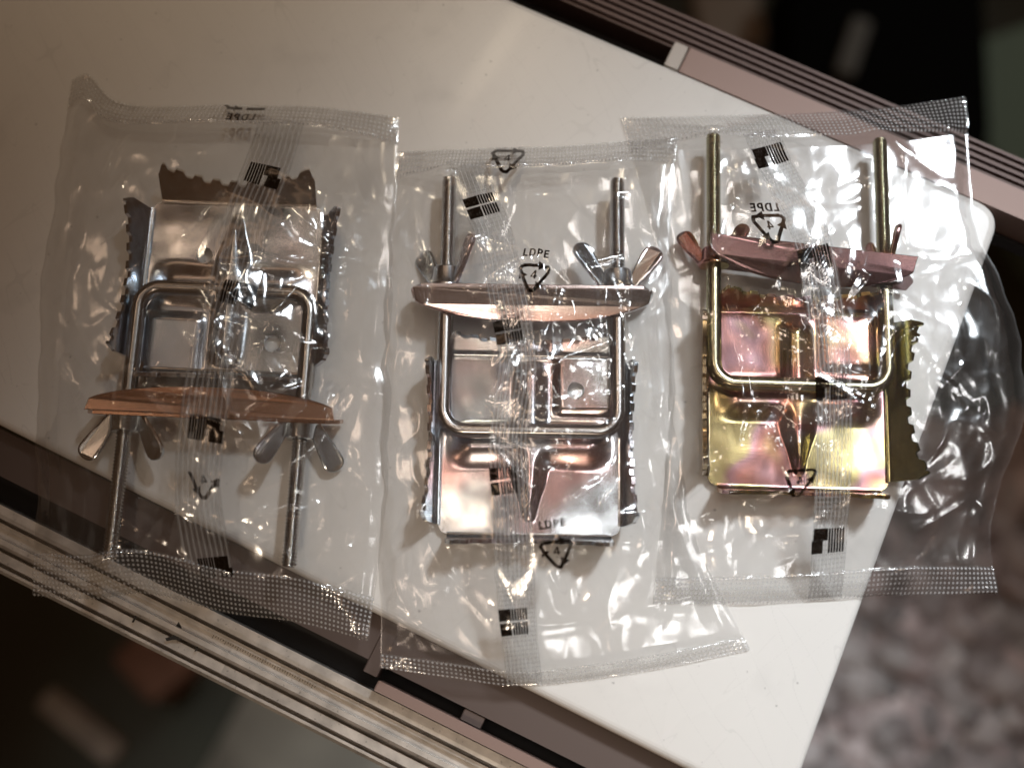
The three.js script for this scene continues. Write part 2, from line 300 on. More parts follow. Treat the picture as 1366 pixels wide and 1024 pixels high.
function clamp(label, kind, c, up, o) {
  const t = thing('mast_clamp', label, 'mast clamp', null), rot = new THREE.Matrix4();
  const a = P(...c, 0.002), b = P(...up, 0.002), d = b.clone().sub(a);
  t.position.set(a.x, 0.0012, a.z); t.rotation.y = Math.atan2(-d.x, -d.z);
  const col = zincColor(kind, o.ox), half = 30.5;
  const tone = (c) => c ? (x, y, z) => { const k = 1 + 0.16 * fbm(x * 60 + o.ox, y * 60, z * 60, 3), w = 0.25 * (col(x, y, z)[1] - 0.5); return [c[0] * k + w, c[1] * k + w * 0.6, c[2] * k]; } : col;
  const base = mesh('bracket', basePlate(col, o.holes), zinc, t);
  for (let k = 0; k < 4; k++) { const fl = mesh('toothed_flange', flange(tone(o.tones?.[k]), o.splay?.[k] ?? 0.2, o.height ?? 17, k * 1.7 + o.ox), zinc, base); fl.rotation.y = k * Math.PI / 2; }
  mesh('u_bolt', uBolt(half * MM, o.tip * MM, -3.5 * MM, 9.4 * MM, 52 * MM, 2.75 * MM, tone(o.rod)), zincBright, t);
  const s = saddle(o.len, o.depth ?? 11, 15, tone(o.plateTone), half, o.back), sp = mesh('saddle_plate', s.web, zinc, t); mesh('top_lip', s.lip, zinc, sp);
  sp.position.set((o.shift ?? 0) * MM, 1.9 * MM, -o.plate * MM); sp.rotation.y = o.cock ?? 0; sp.rotation.x = o.lean ?? 0;
  o.nuts.forEach(([off, roll, sc], k) => {
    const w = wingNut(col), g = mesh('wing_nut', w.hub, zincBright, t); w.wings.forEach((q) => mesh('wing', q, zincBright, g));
    g.position.set((k ? half : -half) * MM, 9.4 * MM, -(o.plate + off) * MM); g.rotation.z = roll;
    if (sc) g.scale.setScalar(sc);
  });
  t.updateMatrixWorld(true);
  return t;
}
const clamps = [
  clamp('silver clamp with its wing nuts and threaded rods pointing down, in the left bag', 'zinc', [310, 384], [275, 739], { ox: 2.3, holes: [[-16.5, -20.5], [11, 11.5]], tip: 100, plate: 47, len: 88, splay: [0.30, 0.3, 0.42, 0.72], plateTone: [0.52, 0.35, 0.285], depth: 9.5, lean: -0.22, tones: [null, null, null, [0.74, 0.72, 0.70]], height: 17, rod: [0.46, 0.47, 0.48], nuts: [[1.2, 0.55], [1.2, -0.25]] }),  // plateTone: orange reflection on the saddle plate put into its colour
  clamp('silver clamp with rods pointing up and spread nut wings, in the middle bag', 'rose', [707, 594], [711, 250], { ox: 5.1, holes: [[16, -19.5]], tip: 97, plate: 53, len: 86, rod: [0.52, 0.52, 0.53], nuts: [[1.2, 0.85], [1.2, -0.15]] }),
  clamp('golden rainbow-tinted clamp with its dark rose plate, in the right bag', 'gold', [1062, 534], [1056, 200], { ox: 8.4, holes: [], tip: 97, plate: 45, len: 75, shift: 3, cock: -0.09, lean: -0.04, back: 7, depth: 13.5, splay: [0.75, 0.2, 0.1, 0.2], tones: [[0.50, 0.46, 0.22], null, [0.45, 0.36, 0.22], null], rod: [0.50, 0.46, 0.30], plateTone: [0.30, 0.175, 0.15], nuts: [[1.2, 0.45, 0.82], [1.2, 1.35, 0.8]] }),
];

// ---------------------------------------------------------------- bags
const filmBase = { color: new THREE.Color(0.985, 0.985, 0.985), transmission: 0.991, thickness: 0, roughness: 0.115, ior: 1.72, side: THREE.DoubleSide };
const backMat = new THREE.MeshPhysicalMaterial({ ...filmBase, roughness: 0.12 });
const sealMat = new THREE.MeshPhysicalMaterial({ ...filmBase, color: new THREE.Color(0.93, 0.93, 0.93), transmission: 0.95, roughness: 0.12, ior: 2.2 });
const tile = (f) => { const t = dataTex(32, 32, f); return t; };
const dotTile = tile((u, v) => { const d = Math.hypot(u - 0.5, v - 0.5); return 1 - 0.42 * (1 - sm(0.20, 0.34, d)); });
const lineTile = tile((u, v) => 1 - 0.21 * (1 - sm(0.10, 0.24, Math.abs(u - 0.5))));
const weaveTile = tile((u, v) => 1 - 0.25 * Math.max(1 - sm(0.08, 0.2, Math.abs(u - 0.5)), 0.8 * (1 - sm(0.08, 0.2, Math.abs(v - 0.5)))));
for (const t of [dotTile, lineTile, weaveTile]) t.channel = 1;
function polyAt(pts, t) { // point at fraction t of a polyline
  let L = 0; const l = []; for (let i = 1; i < pts.length; i++) { l.push(Math.hypot(pts[i][0] - pts[i - 1][0], pts[i][1] - pts[i - 1][1])); L += l[i - 1]; }
  let d = t * L; for (let i = 0; i < l.length; i++) { if (d <= l[i] || i === l.length - 1) { const k = Math.min(1, d / l[i]); return [pts[i][0] + (pts[i + 1][0] - pts[i][0]) * k, pts[i][1] + (pts[i + 1][1] - pts[i][1]) * k]; } d -= l[i]; }
}
const smoothLine = (pts, n = 40) => { const c = new THREE.CatmullRomCurve3(pts.map(([x, y]) => V3(x, y, 0)), false, 'centripetal'); return c.getPoints(n).map((p) => [p.x, p.y]); };
function drawRecycle(x, cx, cy, s, flip, text, dy) {
  x.save(); x.translate(cx, cy); x.scale(flip ? -s : s, s); x.strokeStyle = x.fillStyle = '#241d19'; x.lineWidth = 4.2; x.lineJoin = 'round';
  for (let k = 0; k < 3; k++) { // three bent arrows round a triangle that stands on its tip
    x.save(); x.rotate(k * 2 * Math.PI / 3);
    x.beginPath(); x.moveTo(-15, -13); x.lineTo(7, -13); x.stroke();
    x.beginPath(); x.moveTo(5, -19); x.lineTo(15, -13); x.lineTo(5, -7); x.closePath(); x.fill();
    x.beginPath(); x.moveTo(-15, -13); x.lineTo(-19, -9); x.lineTo(-16, -3); x.stroke();
    x.restore();
  }
  x.font = 'bold 15px sans-serif'; x.textAlign = 'center'; x.textBaseline = 'middle'; x.fillText('4', 0, -1);
  if (text) { x.font = 'bold 15px sans-serif'; x.fillText(text, 0, dy); }
  x.restore();
}
function bag(spec) {
  const o = thing('plastic_bag', spec.label, 'plastic bag');
  const ragged = (pts, n, k) => smoothLine(pts, n).map(([a, b], i) => { const t = i / n, e = Math.sin(Math.PI * t), w = e * (9 * noise.noise(t * 8, spec.seed, k) + 5 * noise.noise(t * 23, spec.seed, k + 3)); return [a + w, b]; });
  const L = ragged(spec.left, 90, 1), Rr = ragged(spec.right, 90, 9), Tp = smoothLine(spec.top), B = smoothLine(spec.bottom);
  const px = (u, v) => { // Coons patch in the bag's own plane
    const l = polyAt(L, v), r = polyAt(Rr, v), t = polyAt(Tp, u), b = polyAt(B, u), q = [];
    for (let k = 0; k < 2; k++) q[k] = (1 - u) * l[k] + u * r[k] + (1 - v) * t[k] + v * b[k] - ((1 - u) * (1 - v) * Tp[0][k] + u * (1 - v) * Tp.at(-1)[k] + (1 - u) * v * B[0][k] + u * v * B.at(-1)[k]);
    return q;
  };
  const cache = new Map(), NU = spec.nu, NV = spec.nv;
  // plan positions of every film vertex
  const plan = new Float32Array((NU + 1) * (NV + 1) * 2), pxs = new Float32Array((NU + 1) * (NV + 1) * 2);
  for (let j = 0; j <= NV; j++) for (let i = 0; i <= NU; i++) { const q = px(i / NU, j / NV), p = P(q[0], q[1], spec.lie ?? 0.004), k = (j * (NU + 1) + i) * 2; plan[k] = p.x; plan[k + 1] = p.z; pxs[k] = q[0]; pxs[k + 1] = q[1]; }
  // resting height: a sheet stretched over what the bag holds
  const CU = 128, CV = 176, hgt = new Float32Array((CU + 1) * (CV + 1)), obs = new Float32Array(hgt.length).fill(-1);
  const inv = new Map(), cell = 0.0012, planC = [];
  for (let j = 0; j <= CV; j++) for (let i = 0; i <= CU; i++) { const a = (Math.round(j / CV * NV) * (NU + 1) + Math.round(i / CU * NU)) * 2, x = plan[a], z = plan[a + 1]; planC.push([x, z]); const key = Math.round(x / cell) + ',' + Math.round(z / cell); if (!inv.has(key)) inv.set(key, []); inv.get(key).push(j * (CU + 1) + i); }
  const v = V3();
  spec.holds.forEach((c) => c.traverse((m) => {
    if (!m.isMesh) return; const p = m.geometry.attributes.position;
    for (let i = 0; i < p.count; i++) { v.fromBufferAttribute(p, i).applyMatrix4(m.matrixWorld); const kx = Math.round(v.x / cell), kz = Math.round(v.z / cell); for (let a = -1; a <= 1; a++) for (let b = -1; b <= 1; b++) for (const q of inv.get((kx + a) + ',' + (kz + b)) ?? []) obs[q] = Math.max(obs[q], v.y + 0.0008); }
  }));
  const edge = (i, j) => i === 0 || j === 0 || i === CU || j === CV;
  for (let it = 0; it < 700; it++) for (let j = 1; j < CV; j++) for (let i = 1; i < CU; i++) {
    const k = j * (CU + 1) + i; let h = (hgt[k - 1] + hgt[k + 1] + hgt[k - CU - 1] + hgt[k + CU + 1]) / 4 + spec.puff; h = hgt[k] + 1.7 * (h - hgt[k]); hgt[k] = Math.max(h, obs[k], 0.0006);
  }
  const rest = (u, w) => { const x = u * CU, y = w * CV, i = Math.min(CU - 1, Math.floor(x)), j = Math.min(CV - 1, Math.floor(y)), a = x - i, b = y - j, k = j * (CU + 1) + i; return (hgt[k] * (1 - a) + hgt[k + 1] * a) * (1 - b) + (hgt[k + CU + 1] * (1 - a) + hgt[k + CU + 2] * a) * b; };
  // creases, in millimetres of height on the film's own grid
  const cr0 = new Float32Array((NU + 1) * (NV + 1)), pitch = 1 / 0.27;
  function crease(pts, a, w, eps = 0.7) { // pts in pixels of the plan, a and w in mm
    const line = smoothLine(pts, Math.max(8, pts.length * 8)), n = line.length, reach = w * 3.2 / 0.27;
    let x0 = 1e9, x1 = -1e9, y0 = 1e9, y1 = -1e9; for (const q of line) { x0 = Math.min(x0, q[0]); x1 = Math.max(x1, q[0]); y0 = Math.min(y0, q[1]); y1 = Math.max(y1, q[1]); }
    x0 -= reach; x1 += reach; y0 -= reach; y1 += reach;
    for (let k = 0; k < cr0.length; k++) {
      const X = pxs[k * 2], Y = pxs[k * 2 + 1]; if (X < x0 || X > x1 || Y < y0 || Y > y1) continue;
      let best = 1e9, bt = 0;
      for (let i = 0; i < n - 1; i++) { const ax = line[i][0], ay = line[i][1], dx = line[i + 1][0] - ax, dy = line[i + 1][1] - ay; let t = ((X - ax) * dx + (Y - ay) * dy) / (dx * dx + dy * dy); t = Math.max(0, Math.min(1, t)); const d = (X - ax - t * dx) ** 2 + (Y - ay - t * dy) ** 2; if (d < best) { best = d; bt = (i + t) / (n - 1); } }
      const d = Math.sqrt(best) * 0.27, taper = Math.sin(Math.PI * Math.min(1, Math.max(0, 0.04 + bt * 0.92))) ** 0.6;
      cr0[k] += a * taper * Math.exp(-(Math.sqrt(d * d + eps * eps) - eps) / w);
    }
  }
  seed = spec.seed;
  for (const [pts, a, w, e] of spec.creases) crease(pts, a * 0.85, w * 1.1, e);
  for (let k = 0; k < spec.random; k++) {
    const c = px(R(0.03, 0.97), R(0.03, 0.97)), ang = (rnd() < 0.6 ? Math.PI / 2 + R(-0.5, 0.5) : R(0, Math.PI)), l = R(18, 95) * (rnd() < 0.3 ? 1.7 : 1), bx = R(-0.35, 0.35) * l;
    const dx = Math.cos(ang) * l / 2, dy = Math.sin(ang) * l / 2; crease([[c[0] - dx, c[1] - dy], [c[0] - dy / l * bx, c[1] + dx / l * bx], [c[0] + dx, c[1] + dy]], R(0.08, 0.5) * (rnd() < 0.35 ? -1 : 1), R(1.2, 3.4), R(0.8, 2.0));
  }
  for (let k = 0; k < 15; k++) { // loose folds along the two sides
    const side = k % 2 ? R(0.80, 0.985) : R(0.015, 0.20), a = R(0.08, 0.45), b = a + R(0.2, 0.5), j = () => R(-0.03, 0.03);
    crease([px(side + j(), a), px(side + j(), (a * 2 + b) / 3), px(side + j(), (a + b * 2) / 3), px(side + j(), Math.min(0.95, b))], R(0.5, 1.3) * (k % 3 ? 1 : -0.7), R(2, 4.5), R(1, 2.5));
  }
  for (let k = 0; k < 62; k++) { // long sharp creases
    const c = px(R(0.06, 0.94), R(0.08, 0.92)), ang = R(0, Math.PI), l = R(70, 210), bx = R(-0.3, 0.3) * l, dx = Math.cos(ang) * l / 2, dy = Math.sin(ang) * l / 2;
    crease([[c[0] - dx, c[1] - dy], [c[0] - dy / l * bx * 0.8, c[1] + dx / l * bx * 0.8], [c[0] + dx * 0.4 - dy / l * bx * 0.9, c[1] + dy * 0.4 + dx / l * bx * 0.9], [c[0] + dx, c[1] + dy]], R(0.4, 0.95), R(0.8, 2.0), k % 3 ? R(0.3, 0.6) : R(0.8, 1.4));
  }
  const s = 1 / MM;
  const bumpy = (x, z) => { const X = x * s, Z = z * s, wx = 6 * noise.noise(X / 22, Z / 22, spec.seed), wz = 6 * noise.noise(X / 22 + 9, Z / 22, spec.seed); return 1.5 * noise.noise((X + wx) / 17, (Z + wz) / 30, spec.seed + 0.5) + 0.9 * (0.5 - Math.abs(noise.noise((X + wx) / 11, (Z - wz) / 19, spec.seed + 3))) + 0.10 * noise.noise(X / 5, Z / 7, spec.seed + 7); };
  const film = new Float32Array(cr0.length);
  for (let j = 0; j <= NV; j++) for (let i = 0; i <= NU; i++) {
    const k = j * (NU + 1) + i, u = i / NU, w = j / NV, e = sm(0, 0.07, Math.min(u, 1 - u)) * sm(0, 0.05, Math.min(w, 1 - w));
    film[k] = rest(u, w) + e * (bumpy(plan[k * 2], plan[k * 2 + 1]) * 0.42 + 0.9) * MM + (0.25 + 0.75 * e) * cr0[k] * MM;
    film[k] = Math.max(film[k], 0.0005);
  }
  const filmAt = (u, w) => { const x = Math.max(0, Math.min(1, u)) * NU, y = Math.max(0, Math.min(1, w)) * NV, i = Math.min(NU - 1, Math.floor(x)), j = Math.min(NV - 1, Math.floor(y)), a = x - i, b = y - j, k = j * (NU + 1) + i; return (film[k] * (1 - a) + film[k + 1] * a) * (1 - b) + (film[k + NU + 1] * (1 - a) + film[k + NU + 2] * a) * b; };
  const uvOf = (X, Y) => { let u = 0.5, w = 0.5; for (let it = 0; it < 30; it++) { const q = px(u, w), e = 1e-3, qu = px(u + e, w), qw = px(u, w + e), a = (qu[0] - q[0]) / e, b = (qw[0] - q[0]) / e, c = (qu[1] - q[1]) / e, d = (qw[1] - q[1]) / e, D = a * d - b * c, rx = X - q[0], ry = Y - q[1]; u = Math.max(0.001, Math.min(0.997, u + 0.8 * (d * rx - b * ry) / D)); w = Math.max(0.001, Math.min(0.997, w + 0.8 * (a * ry - c * rx) / D)); } return [u, w]; };
  // print on the film
  const cw = 1024, ch = 1408, cv = document.createElement('canvas'); cv.width = cw; cv.height = ch; const x = cv.getContext('2d'); x.fillStyle = '#fff'; x.fillRect(0, 0, cw, ch);
  const size = (() => { const a = px(0, 0.5), b = px(1, 0.5), c = px(0.5, 0), d = px(0.5, 1); return [cw / Math.hypot(b[0] - a[0], b[1] - a[1]), ch / Math.hypot(c[0] - d[0], c[1] - d[1])]; })();
  for (const [X, Y, sc, flip, text, dy, rot, clip] of spec.print) {
    const lift = filmAt(...uvOf(X, Y)), q = P(X, Y, lift), back = spec.toPlan(q), [u, w] = uvOf(back[0], back[1]);
    x.save(); x.translate(u * cw, w * ch); x.scale(size[0], size[1]); x.rotate(rot ?? 0);
    if (clip === 'edge') { x.fillStyle = '#241d19'; x.font = 'bold 17px sans-serif'; x.textAlign = 'center'; x.scale(-1, 1); x.fillText('LDPE', 0, 20); x.translate(0, -3); x.fillRect(-28, -2, 25, 5); x.fillRect(3, -2, 20, 5); x.beginPath(); x.moveTo(14, -6); x.lineTo(6, 0); x.lineTo(14, 6); x.fill(); x.beginPath(); x.moveTo(22, 3); x.lineTo(30, -6); x.lineTo(27, -7); x.lineTo(19, -2); x.fill(); x.restore(); continue; }
    if (clip) { x.beginPath(); x.rect(...clip); x.clip(); }
    drawRecycle(x, 0, 0, sc, flip, text, dy); x.restore();
  }
  const wear = (x, w, h, n, c) => { x.fillStyle = c; for (let k = 0; k < n; k++) { x.globalAlpha = R(0.15, 0.6); x.beginPath(); x.ellipse(R(0, w), R(0, h), R(0.5, 2.4), R(0.5, 2.0), R(0, 3), 0, 7); x.fill(); } x.globalAlpha = 1; };
  wear(x, cw, ch, 26000, '#fff');
  const map = new THREE.CanvasTexture(cv); map.colorSpace = THREE.SRGBColorSpace;
  const frontMat = new THREE.MeshPhysicalMaterial({ ...filmBase, map });
  const v0 = spec.seal[0], v1 = 1 - spec.seal[1];
  const front = grid(NU, NV, (u, w) => { const k = Math.round(w * NV) * (NU + 1) + Math.round(u * NU); return [plan[k * 2], film[k], plan[k * 2 + 1]]; }, (u, w) => w > v0 && w < v1);
  mesh('front_film', front, frontMat, o);
  const back = grid(200, 280, (u, w) => { const q = px(u, w), p = P(q[0], q[1], spec.lie ?? 0.004); return [p.x, 0.0003 + spec.layer + sm(0, .05, Math.min(u, 1 - u)) * sm(0, .05, Math.min(w, 1 - w)) * MM * Math.max(0, 0.5 + 0.38 * bumpy(p.x * 0.9 + 0.2, p.z * 0.9 + 0.3) + 0.22 * cr0[Math.round((1 - w) * NV) * (NU + 1) + Math.round(u * NU)]), p.z]; }, (u, w) => w > v0 && w < v1);
  mesh('back_film', back, backMat, o);
  // welded ends with waffle dots and a pinked edge
  const sealMap = sealMat.clone(); sealMap.map = map; sealMap.transmissionMap = dotTile;
  const seal = (a, b, name, sd) => mesh(name, sealUV(grid(700, 56, (u, t) => {
    const outer = a === 0 ? t : 1 - t, zig = outer < 0.03 ? 0.05 * Math.abs(((u * 95) % 1) * 2 - 1) : 0, w = a + (b - a) * (a === 0 ? Math.max(t, zig) : Math.min(t, 1 - zig));
    const q = px(u, w), p = P(q[0], q[1], spec.lie ?? 0.004), X = u * 80, rows = Math.round((b - a) * 700 / 6), Y = t * rows;
    const dx = (X % 1) - 0.5, dy = (((Y % 1) + 1) % 1) - 0.5, dot = Y > 1 && Y < rows - 1 && noise.noise(u * 7, t * 0.6, sd + 2) > -0.22 ? Math.max(0, 1 - (dx * dx + dy * dy) / 0.16) : 0;
    const wave = 1.3 * noise.noise(u * 7, sd, t * 0.6) + 0.35 * noise.noise(u * 22, sd + 4, t * 1.2) + 1.0 * outer * noise.noise(u * 14, sd + 8, 0);
    const y = filmAt(u, w) + (1.1 + wave) * MM * sm(0, 0.2, 1 - Math.abs(2 * (a === 0 ? 1 - t : t) - 1)) + dot * 0.085 * MM;
    return [p.x, Math.max(0.0006, y) , p.z];
  }), a, b), sealMap, o);
  function sealUV(g, a, b) { const q = g.attributes.uv, uv1 = new Float32Array(q.count * 2); for (let i = 0; i < q.count; i++) { uv1[i * 2] = q.getX(i) * 80; uv1[i * 2 + 1] = (1 - q.getY(i)) * Math.round((b - a) * 700 / 6); q.setY(i, 1 - (a + (b - a) * (1 - q.getY(i)))); } g.setAttribute('uv1', new THREE.BufferAttribute(uv1, 2)); return g; }
  seal(0, v0, 'top_seal', spec.seed); seal(v1, 1, 'bottom_seal', spec.seed + 20);
  // lengthwise seam fin with crimp lines and printed register marks
  const sc = smoothLine(spec.seam.path, 60), sw = spec.seam.width;
  const tc = document.createElement('canvas'); tc.width = 192; tc.height = 2048; const y = tc.getContext('2d'); y.fillStyle = '#f4f4f4'; y.fillRect(0, 0, 192, 2048);
  let total = 0; for (let i = 1; i < sc.length; i++) total += Math.hypot(sc[i][0] - sc[i - 1][0], sc[i][1] - sc[i - 1][1]);
  const kx = 192 / sw, ky = 2048 / total;
  for (const [X, Y, mir, gap] of spec.seam.marks) {
    let best = 1e9, f = 0, off = 0; for (let i = 0; i < sc.length; i++) { const d = Math.hypot(sc[i][0] - X, sc[i][1] - Y); if (d < best) { best = d; f = i / (sc.length - 1); off = X - sc[i][0]; } }
    y.save(); y.translate(96 + off * kx, f * 2048); y.scale(kx * (mir ? -1 : 1), ky); y.fillStyle = '#171310';
    y.fillRect(-20, -16, 19, 15); y.fillRect(-20 + (gap ? 0 : -5), gap ? 2 : -1, 18, 16);
    for (let k = 0; k < 6; k++) { y.fillRect(0 + k * 3.6, -16, 2.5, 15); y.fillRect(0 + k * 3.6, gap ? 2 : -1, 2.5, 16); }
    y.restore();
  }
  wear(y, 192, 2048, 9000, '#f4f4f4');
  const smap = new THREE.CanvasTexture(tc); smap.colorSpace = THREE.SRGBColorSpace;
  const seamMat = new THREE.MeshPhysicalMaterial({ ...filmBase, color: new THREE.Color(0.94, 0.94, 0.94), transmission: 0.96, roughness: 0.12, ior: 1.9, map: smap, transmissionMap: spec.seam.style === 'lines' ? lineTile : weaveTile });
  const NL = Math.round(total * 0.27 / 0.42), NW = 34;
  const seamUV = (g) => { const q = g.attributes.uv, uv1 = new Float32Array(q.count * 2); for (let i = 0; i < q.count; i++) { uv1[i * 2] = q.getX(i) * 9; uv1[i * 2 + 1] = q.getY(i) * total / 6; } g.setAttribute('uv1', new THREE.BufferAttribute(uv1, 2)); return g; };
  mesh('centre_seam', seamUV(grid(NW, NL, (a, t) => {
    const c = polyAt(sc, t), e = 0.01, c2 = polyAt(sc, Math.min(1, t + e)), c1 = polyAt(sc, Math.max(0, t - e)), dx = c2[0] - c1[0], dy = c2[1] - c1[1], l = Math.hypot(dx, dy), w = (a - 0.5) * sw * (1 + 0.12 * noise.noise(t * 7, spec.seed, 1));
    const q = [c[0] + dy / l * -w * -1, c[1] - dx / l * w], uvw = [q[0], q[1]], p0 = P(q[0], q[1], spec.seam.h), b = spec.toPlan(p0), [u, v2] = uvOf(b[0], b[1]);
    const hh = filmAt(u, v2), mm = total * 0.27, lines = spec.seam.style === 'lines' ? Math.max(0, Math.cos(a * NW * 0.5 * Math.PI / 1.25)) * 0.05 * sm(0.1, 0.2, a) * sm(0, 0.05, 0.7 - a) : Math.max(0, Math.cos(a * Math.PI * 2 * 8) * Math.cos(t * mm / 1.7 * Math.PI * 2)) * 0.055 * sm(0.12, 0.25, a);
    return [p0.x, hh + (0.7 + 0.5 * noise.noise(t * 16, a * 1.5, spec.seed) + 1.2 * Math.max(0, a - 0.75) + lines) * MM, p0.z];
  })), seamMat, o);
  return o;
}
// plan pixel of a point: where the same spot of the bag would lie if flat
const toPlan = (p) => { const d = p.clone().setY(0.004).sub(camera.position), z = -d.dot(cb); return [W / 2 + d.dot(cr) / z * F, H / 2 - d.dot(cu) / z * F]; };
const common = { toPlan, nu: 320, nv: 440, puff: 0.0000042, random: 300 };
bag({ ...common, label: 'clear plastic bag at the left, its crimped bottom end hanging over the rail', seed: 11, layer: 0.0001, holds: [clamps[0]], seal: [0.055, 0.085],
  left: [[92, 100], [72, 220], [48, 420], [44, 620], [38, 795]], right: [[532, 150], [524, 300], [520, 520], [510, 700], [490, 856]],
  top: [[92, 100], [112, 92], [150, 128], [300, 134], [420, 136], [532, 150]], bottom: [[38, 795], [115, 800], [190, 792], [300, 818], [400, 832], [490, 856]],
  print: [[326, 148, 0.95, true, 'LDPE', 16, 0, 'edge'], [271, 640, 1.05, true, null, 0, 0.05, [-60, -6, 120, 40]]],
  creases: [[[[92, 175], [108, 140], [136, 128]], 1.3, 1.2], [[[150, 250], [168, 215], [182, 190]], 1.2, 1], [[[158, 282], [180, 268], [195, 250]], 1.4, 1.3], [[[120, 235], [108, 190], [130, 150], [178, 160]], 1.0, 2.2], [[[100, 470], [104, 390], [128, 346]], 0.9, 1.1], [[[104, 415], [150, 470]], 0.8, 1], [[[240, 150], [248, 240], [266, 380]], 0.9, 1], [[[474, 210], [478, 300], [468, 380], [476, 450]], 1.2, 1.4], [[[340, 660], [400, 640], [470, 560]], 0.8, 1], [[[330, 700], [430, 680], [480, 640]], 0.9, 1.1], [[[455, 820], [470, 740], [492, 690]], 0.9, 1], [[[60, 770], [70, 690], [60, 560]], 0.9, 1.2], [[[170, 600], [178, 520], [205, 500]], 0.9, 0.8], [[[205, 660], [190, 580], [230, 510]], 0.9, 0.8]],
  seam: { path: [[372, 150], [362, 220], [338, 310], [322, 400], [296, 500], [284, 570], [272, 660], [278, 770]], width: 62, h: 0.014, style: 'lines', marks: [[359, 221, true, false], [334, 395, true, false], [288, 564, true, false], [284, 752, true, false]] } });
bag({ ...common, label: 'clear plastic bag in the middle, between the other two bags', seed: 23, layer: 0.0006, holds: [clamps[1]], seal: [0.055, 0.03],
  left: [[530, 196], [512, 400], [506, 640], [506, 892]], right: [[905, 176], [896, 330], [902, 520], [925, 700], [1004, 868]],
  top: [[530, 196], [640, 192], [760, 188], [905, 176]], bottom: [[506, 892], [600, 905], [690, 916], [840, 900], [1004, 868]],
  print: [[677, 213, 1.15, false, 'LDPE', -24, 0.03, [-60, -28, 120, 80]], [712, 368, 1.0, false, 'LDPE', -30, 0.1, [-22, -40, 50, 80]], [743, 735, 0.95, false, 'LDPE', -37, -0.05]],
  creases: [[[[700, 800], [760, 740], [830, 640], [855, 610]], 1.3, 1.3], [[[745, 690], [800, 650], [830, 600]], 0.9, 1], [[[724, 300], [716, 380], [722, 450]], 0.9, 0.8], [[[736, 300], [740, 400], [724, 480]], 0.9, 0.8], [[[885, 260], [900, 330], [922, 410]], 1.5, 1.4], [[[890, 410], [886, 440], [905, 450], [915, 420]], 1, 1], [[[560, 700], [548, 790], [540, 830]], 0.9, 0.9], [[[540, 842], [600, 825], [660, 812]], 1.2, 1], [[[600, 470], [575, 430], [560, 400]], 0.9, 0.9], [[[865, 620], [880, 700], [900, 760]], 1, 1.4], [[[880, 700], [905, 720], [880, 780]], 0.9, 1.2], [[[815, 320], [835, 370], [836, 440]], 1.1, 0.9], [[[825, 240], [860, 320]], 0.8, 0.7]],
  seam: { path: [[618, 205], [636, 262], [662, 340], [676, 410], [690, 500], [678, 600], [684, 700], [690, 820], [700, 912]], width: 50, h: 0.012, style: 'grid', marks: [[633, 262, false, true], [664, 403, false, true], [666, 606, false, true], [683, 822, false, true]] } });
bag({ ...common, label: 'clear plastic bag at the right, reaching past the corner of the white panel', seed: 37, layer: 0.0011, nu: 340, holds: [clamps[2]], seal: [0.075, 0.055],
  left: [[828, 150], [870, 300], [896, 480], [888, 640], [872, 806]], right: [[1292, 122], [1306, 290], [1366, 450], [1366, 570], [1326, 700], [1336, 792]],
  top: [[828, 150], [950, 148], [1120, 142], [1210, 134], [1292, 122]], bottom: [[872, 806], [1000, 806], [1110, 800], [1190, 794], [1336, 792]],
  print: [[1027, 302, 1.1, true, 'LDPE', -24, 0.05], [1068, 640, 1.0, true, null, 0, 0.0, [-20, -14, 50, 34]]],
  creases: [[[[1130, 590], [1150, 540], [1170, 480], [1222, 444]], 1.6, 1.2], [[[975, 700], [972, 600], [978, 540], [960, 460]], 1.1, 1], [[[980, 575], [1000, 560], [1020, 540]], 0.9, 0.8], [[[975, 690], [985, 730], [1010, 750]], 0.8, 1.2], [[[1215, 290], [1270, 290], [1290, 360], [1280, 480]], 1.4, 2.2], [[[1300, 520], [1325, 545], [1350, 520]], 1.1, 1], [[[1160, 790], [1230, 740], [1290, 690], [1330, 680]], 1.2, 1.1], [[[1246, 640], [1250, 600]], 1.1, 0.9], [[[1080, 280], [1140, 260], [1180, 330]], 1.2, 3], [[[1200, 200], [1180, 270], [1230, 310]], 1.4, 3.2], [[[1260, 150], [1285, 240], [1292, 320]], 1.2, 1.6], [[[1240, 320], [1300, 400], [1345, 500]], 1.2, 2], [[[930, 260], [910, 300], [925, 400]], 1, 1.2], [[[900, 420], [892, 520], [898, 600]], 1.5, 1.5], [[[1110, 800], [1180, 786], [1230, 760]], 1.6, 2], [[[1000, 806], [1100, 798], [1200, 780]], 1.6, 1.6]],
  seam: { path: [[1014, 172], [1034, 240], [1068, 330], [1084, 420], [1096, 520], [1100, 620], [1104, 720], [1112, 796]], width: 46, h: 0.014, style: 'grid', marks: [[1022, 204, false, false], [1070, 355, false, false], [1092, 530, false, false], [1104, 733, false, false]] } });

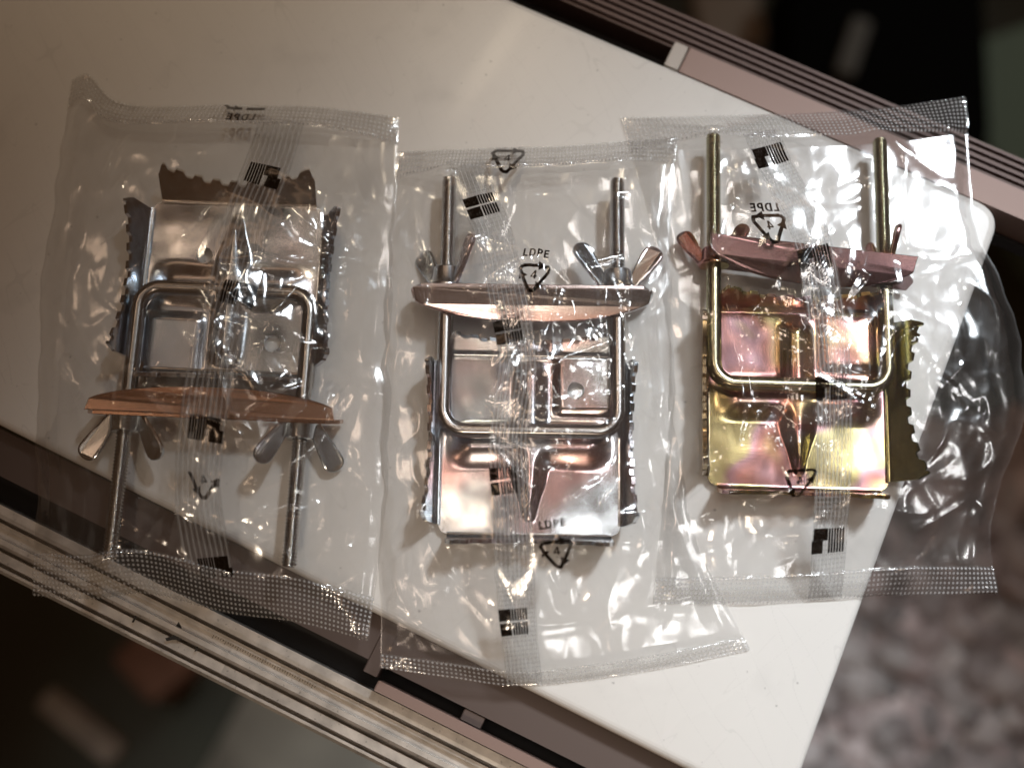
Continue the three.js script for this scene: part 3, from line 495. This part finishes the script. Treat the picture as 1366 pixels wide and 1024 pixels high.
// ---------------------------------------------------------------- what is far below, out of focus
{
  const floorMap = dataTex(256, 256, (u, v) => { const k = 1 + 0.5 * fbm(u * 4, v * 4, 1, 4); return [0.085 * k, 0.092 * k, 0.075 * k]; });
  const fl = new THREE.PlaneGeometry(8, 8); fl.rotateX(-Math.PI / 2); fl.translate(0, -0.95, 0);
  tag(mesh('floor', fl, new THREE.MeshPhysicalMaterial({ map: floorMap, roughness: 0.8 })), null, null, null, 'structure');
  // stony ground at the right: countless pebbles
  const y = -0.50, g = new THREE.IcosahedronGeometry(1, 1), p = g.attributes.position;
  const n = 4200, im = new THREE.InstancedMesh(g, new THREE.MeshPhysicalMaterial({ color: 0xffffff, roughness: 0.55 }), n), m = new THREE.Matrix4(), q = new THREE.Quaternion(), c = new THREE.Color();
  seed = 99;
  for (let i = 0; i < n; i++) {
    const w = P(R(1010, 1560), R(560, 1160), y), s = 0.005 + 0.017 * rnd() ** 3; q.setFromEuler(new THREE.Euler(R(0, 6), R(0, 6), R(0, 6)));
    m.compose(V3(w.x, y + R(-0.012, 0.004), w.z), q, V3(s, s * R(0.5, 0.8), s * R(0.7, 1))); im.setMatrixAt(i, m);
    const k = (0.26 + 0.50 * rnd() ** 1.2) * (rnd() < 0.07 ? 1.2 : 1), pink = rnd(); c.setRGB(k * (1 + 0.14 * pink), k * 0.94, k * 0.91); im.setColorAt(i, c);
  }
  im.name = 'pebbles'; im.castShadow = im.receiveShadow = true; tag(im, 'grey brown mottled stony heap below the right end of the panel', 'pebbles', null, 'stuff'); scene.add(im);
  const far = (name, label, cat, a, b, w, y2, thick, mat) => { // a board lying far below between two pixels
    const A = P(...a, y2), B = P(...b, y2), L = A.distanceTo(B), S = new THREE.Shape(), r = Math.min(w, L) * 0.12, x0 = -L / 2, z0 = -w / 2;
    S.moveTo(x0 + r, z0); S.lineTo(-x0 - r, z0); S.quadraticCurveTo(-x0, z0, -x0, z0 + r); S.lineTo(-x0, -z0 - r); S.quadraticCurveTo(-x0, -z0, -x0 - r, -z0); S.lineTo(x0 + r, -z0); S.quadraticCurveTo(x0, -z0, x0, -z0 - r); S.lineTo(x0, z0 + r); S.quadraticCurveTo(x0, z0, x0 + r, z0);
    const g2 = new THREE.ExtrudeGeometry(S, { depth: thick, bevelEnabled: true, bevelSize: 0.004, bevelThickness: 0.004, bevelSegments: 2 }); g2.rotateX(-Math.PI / 2);
    const o = mesh(name, g2, mat); o.position.copy(A).add(B).multiplyScalar(0.5); o.position.y = y2 - thick; o.rotation.y = Math.atan2(-(B.z - A.z), B.x - A.x); tag(o, label, cat); return o;
  };
  const mt = (r, g2, b, ro = 0.7) => new THREE.MeshPhysicalMaterial({ color: new THREE.Color(r, g2, b), roughness: ro });
  const patchy = (r, g3, b3, f) => dataTex(128, 128, (u, v) => { const k = 1 + 0.8 * fbm(u * f, v * f, 2, 3); return [r * k, g3 * k, b3 * k]; });
  const mp = (t, rep2) => { t.repeat.set(rep2, rep2); return new THREE.MeshPhysicalMaterial({ map: t, roughness: 0.7 }); };
  far('wooden_slat', 'blurred pale slat on the dark floor at the lower left', 'slat', [62, 932], [150, 1004], 0.016, -0.80, 0.02, mp(patchy(0.42, 0.38, 0.34, 4), 6));
  far('cardboard_box', 'blurred dark reddish box on the floor beside the pale slat', 'box', [178, 905], [240, 850], 0.055, -0.82, 0.06, mp(patchy(0.30, 0.16, 0.11, 4), 5));
  far('grey_board', 'blurred grey green board on the floor below the pale rail', 'board', [300, 985], [640, 1170], 0.20, -0.86, 0.03, mp(patchy(0.30, 0.29, 0.25, 3), 3));
  far('dark_case', 'black blurred case on the floor beyond the upper right rail', 'case', [1060, 50], [1310, 60], 0.22, -0.70, 0.12, new THREE.MeshPhysicalMaterial({ color: new THREE.Color(0.006, 0.006, 0.006), roughness: 1, specularIntensity: 0.15 }));
  far('green_cushion', 'blurred dark green cushion beside the black case at the right', 'cushion', [1330, 210], [1500, 150], 0.24, -0.75, 0.06, mt(0.18, 0.24, 0.18));
  far('pale_strap', 'thin grey strap lying on the black case', 'strap', [1128, 95], [1150, 30], 0.012, -0.685, 0.006, mt(0.2, 0.2, 0.19));
  far('beige_cloth', 'blurred beige cloth showing above the upper right rail', 'cloth', [935, 20], [1010, 10], 0.08, -0.8, 0.03, mt(0.45, 0.38, 0.32));
}
renderer.render(scene, camera);
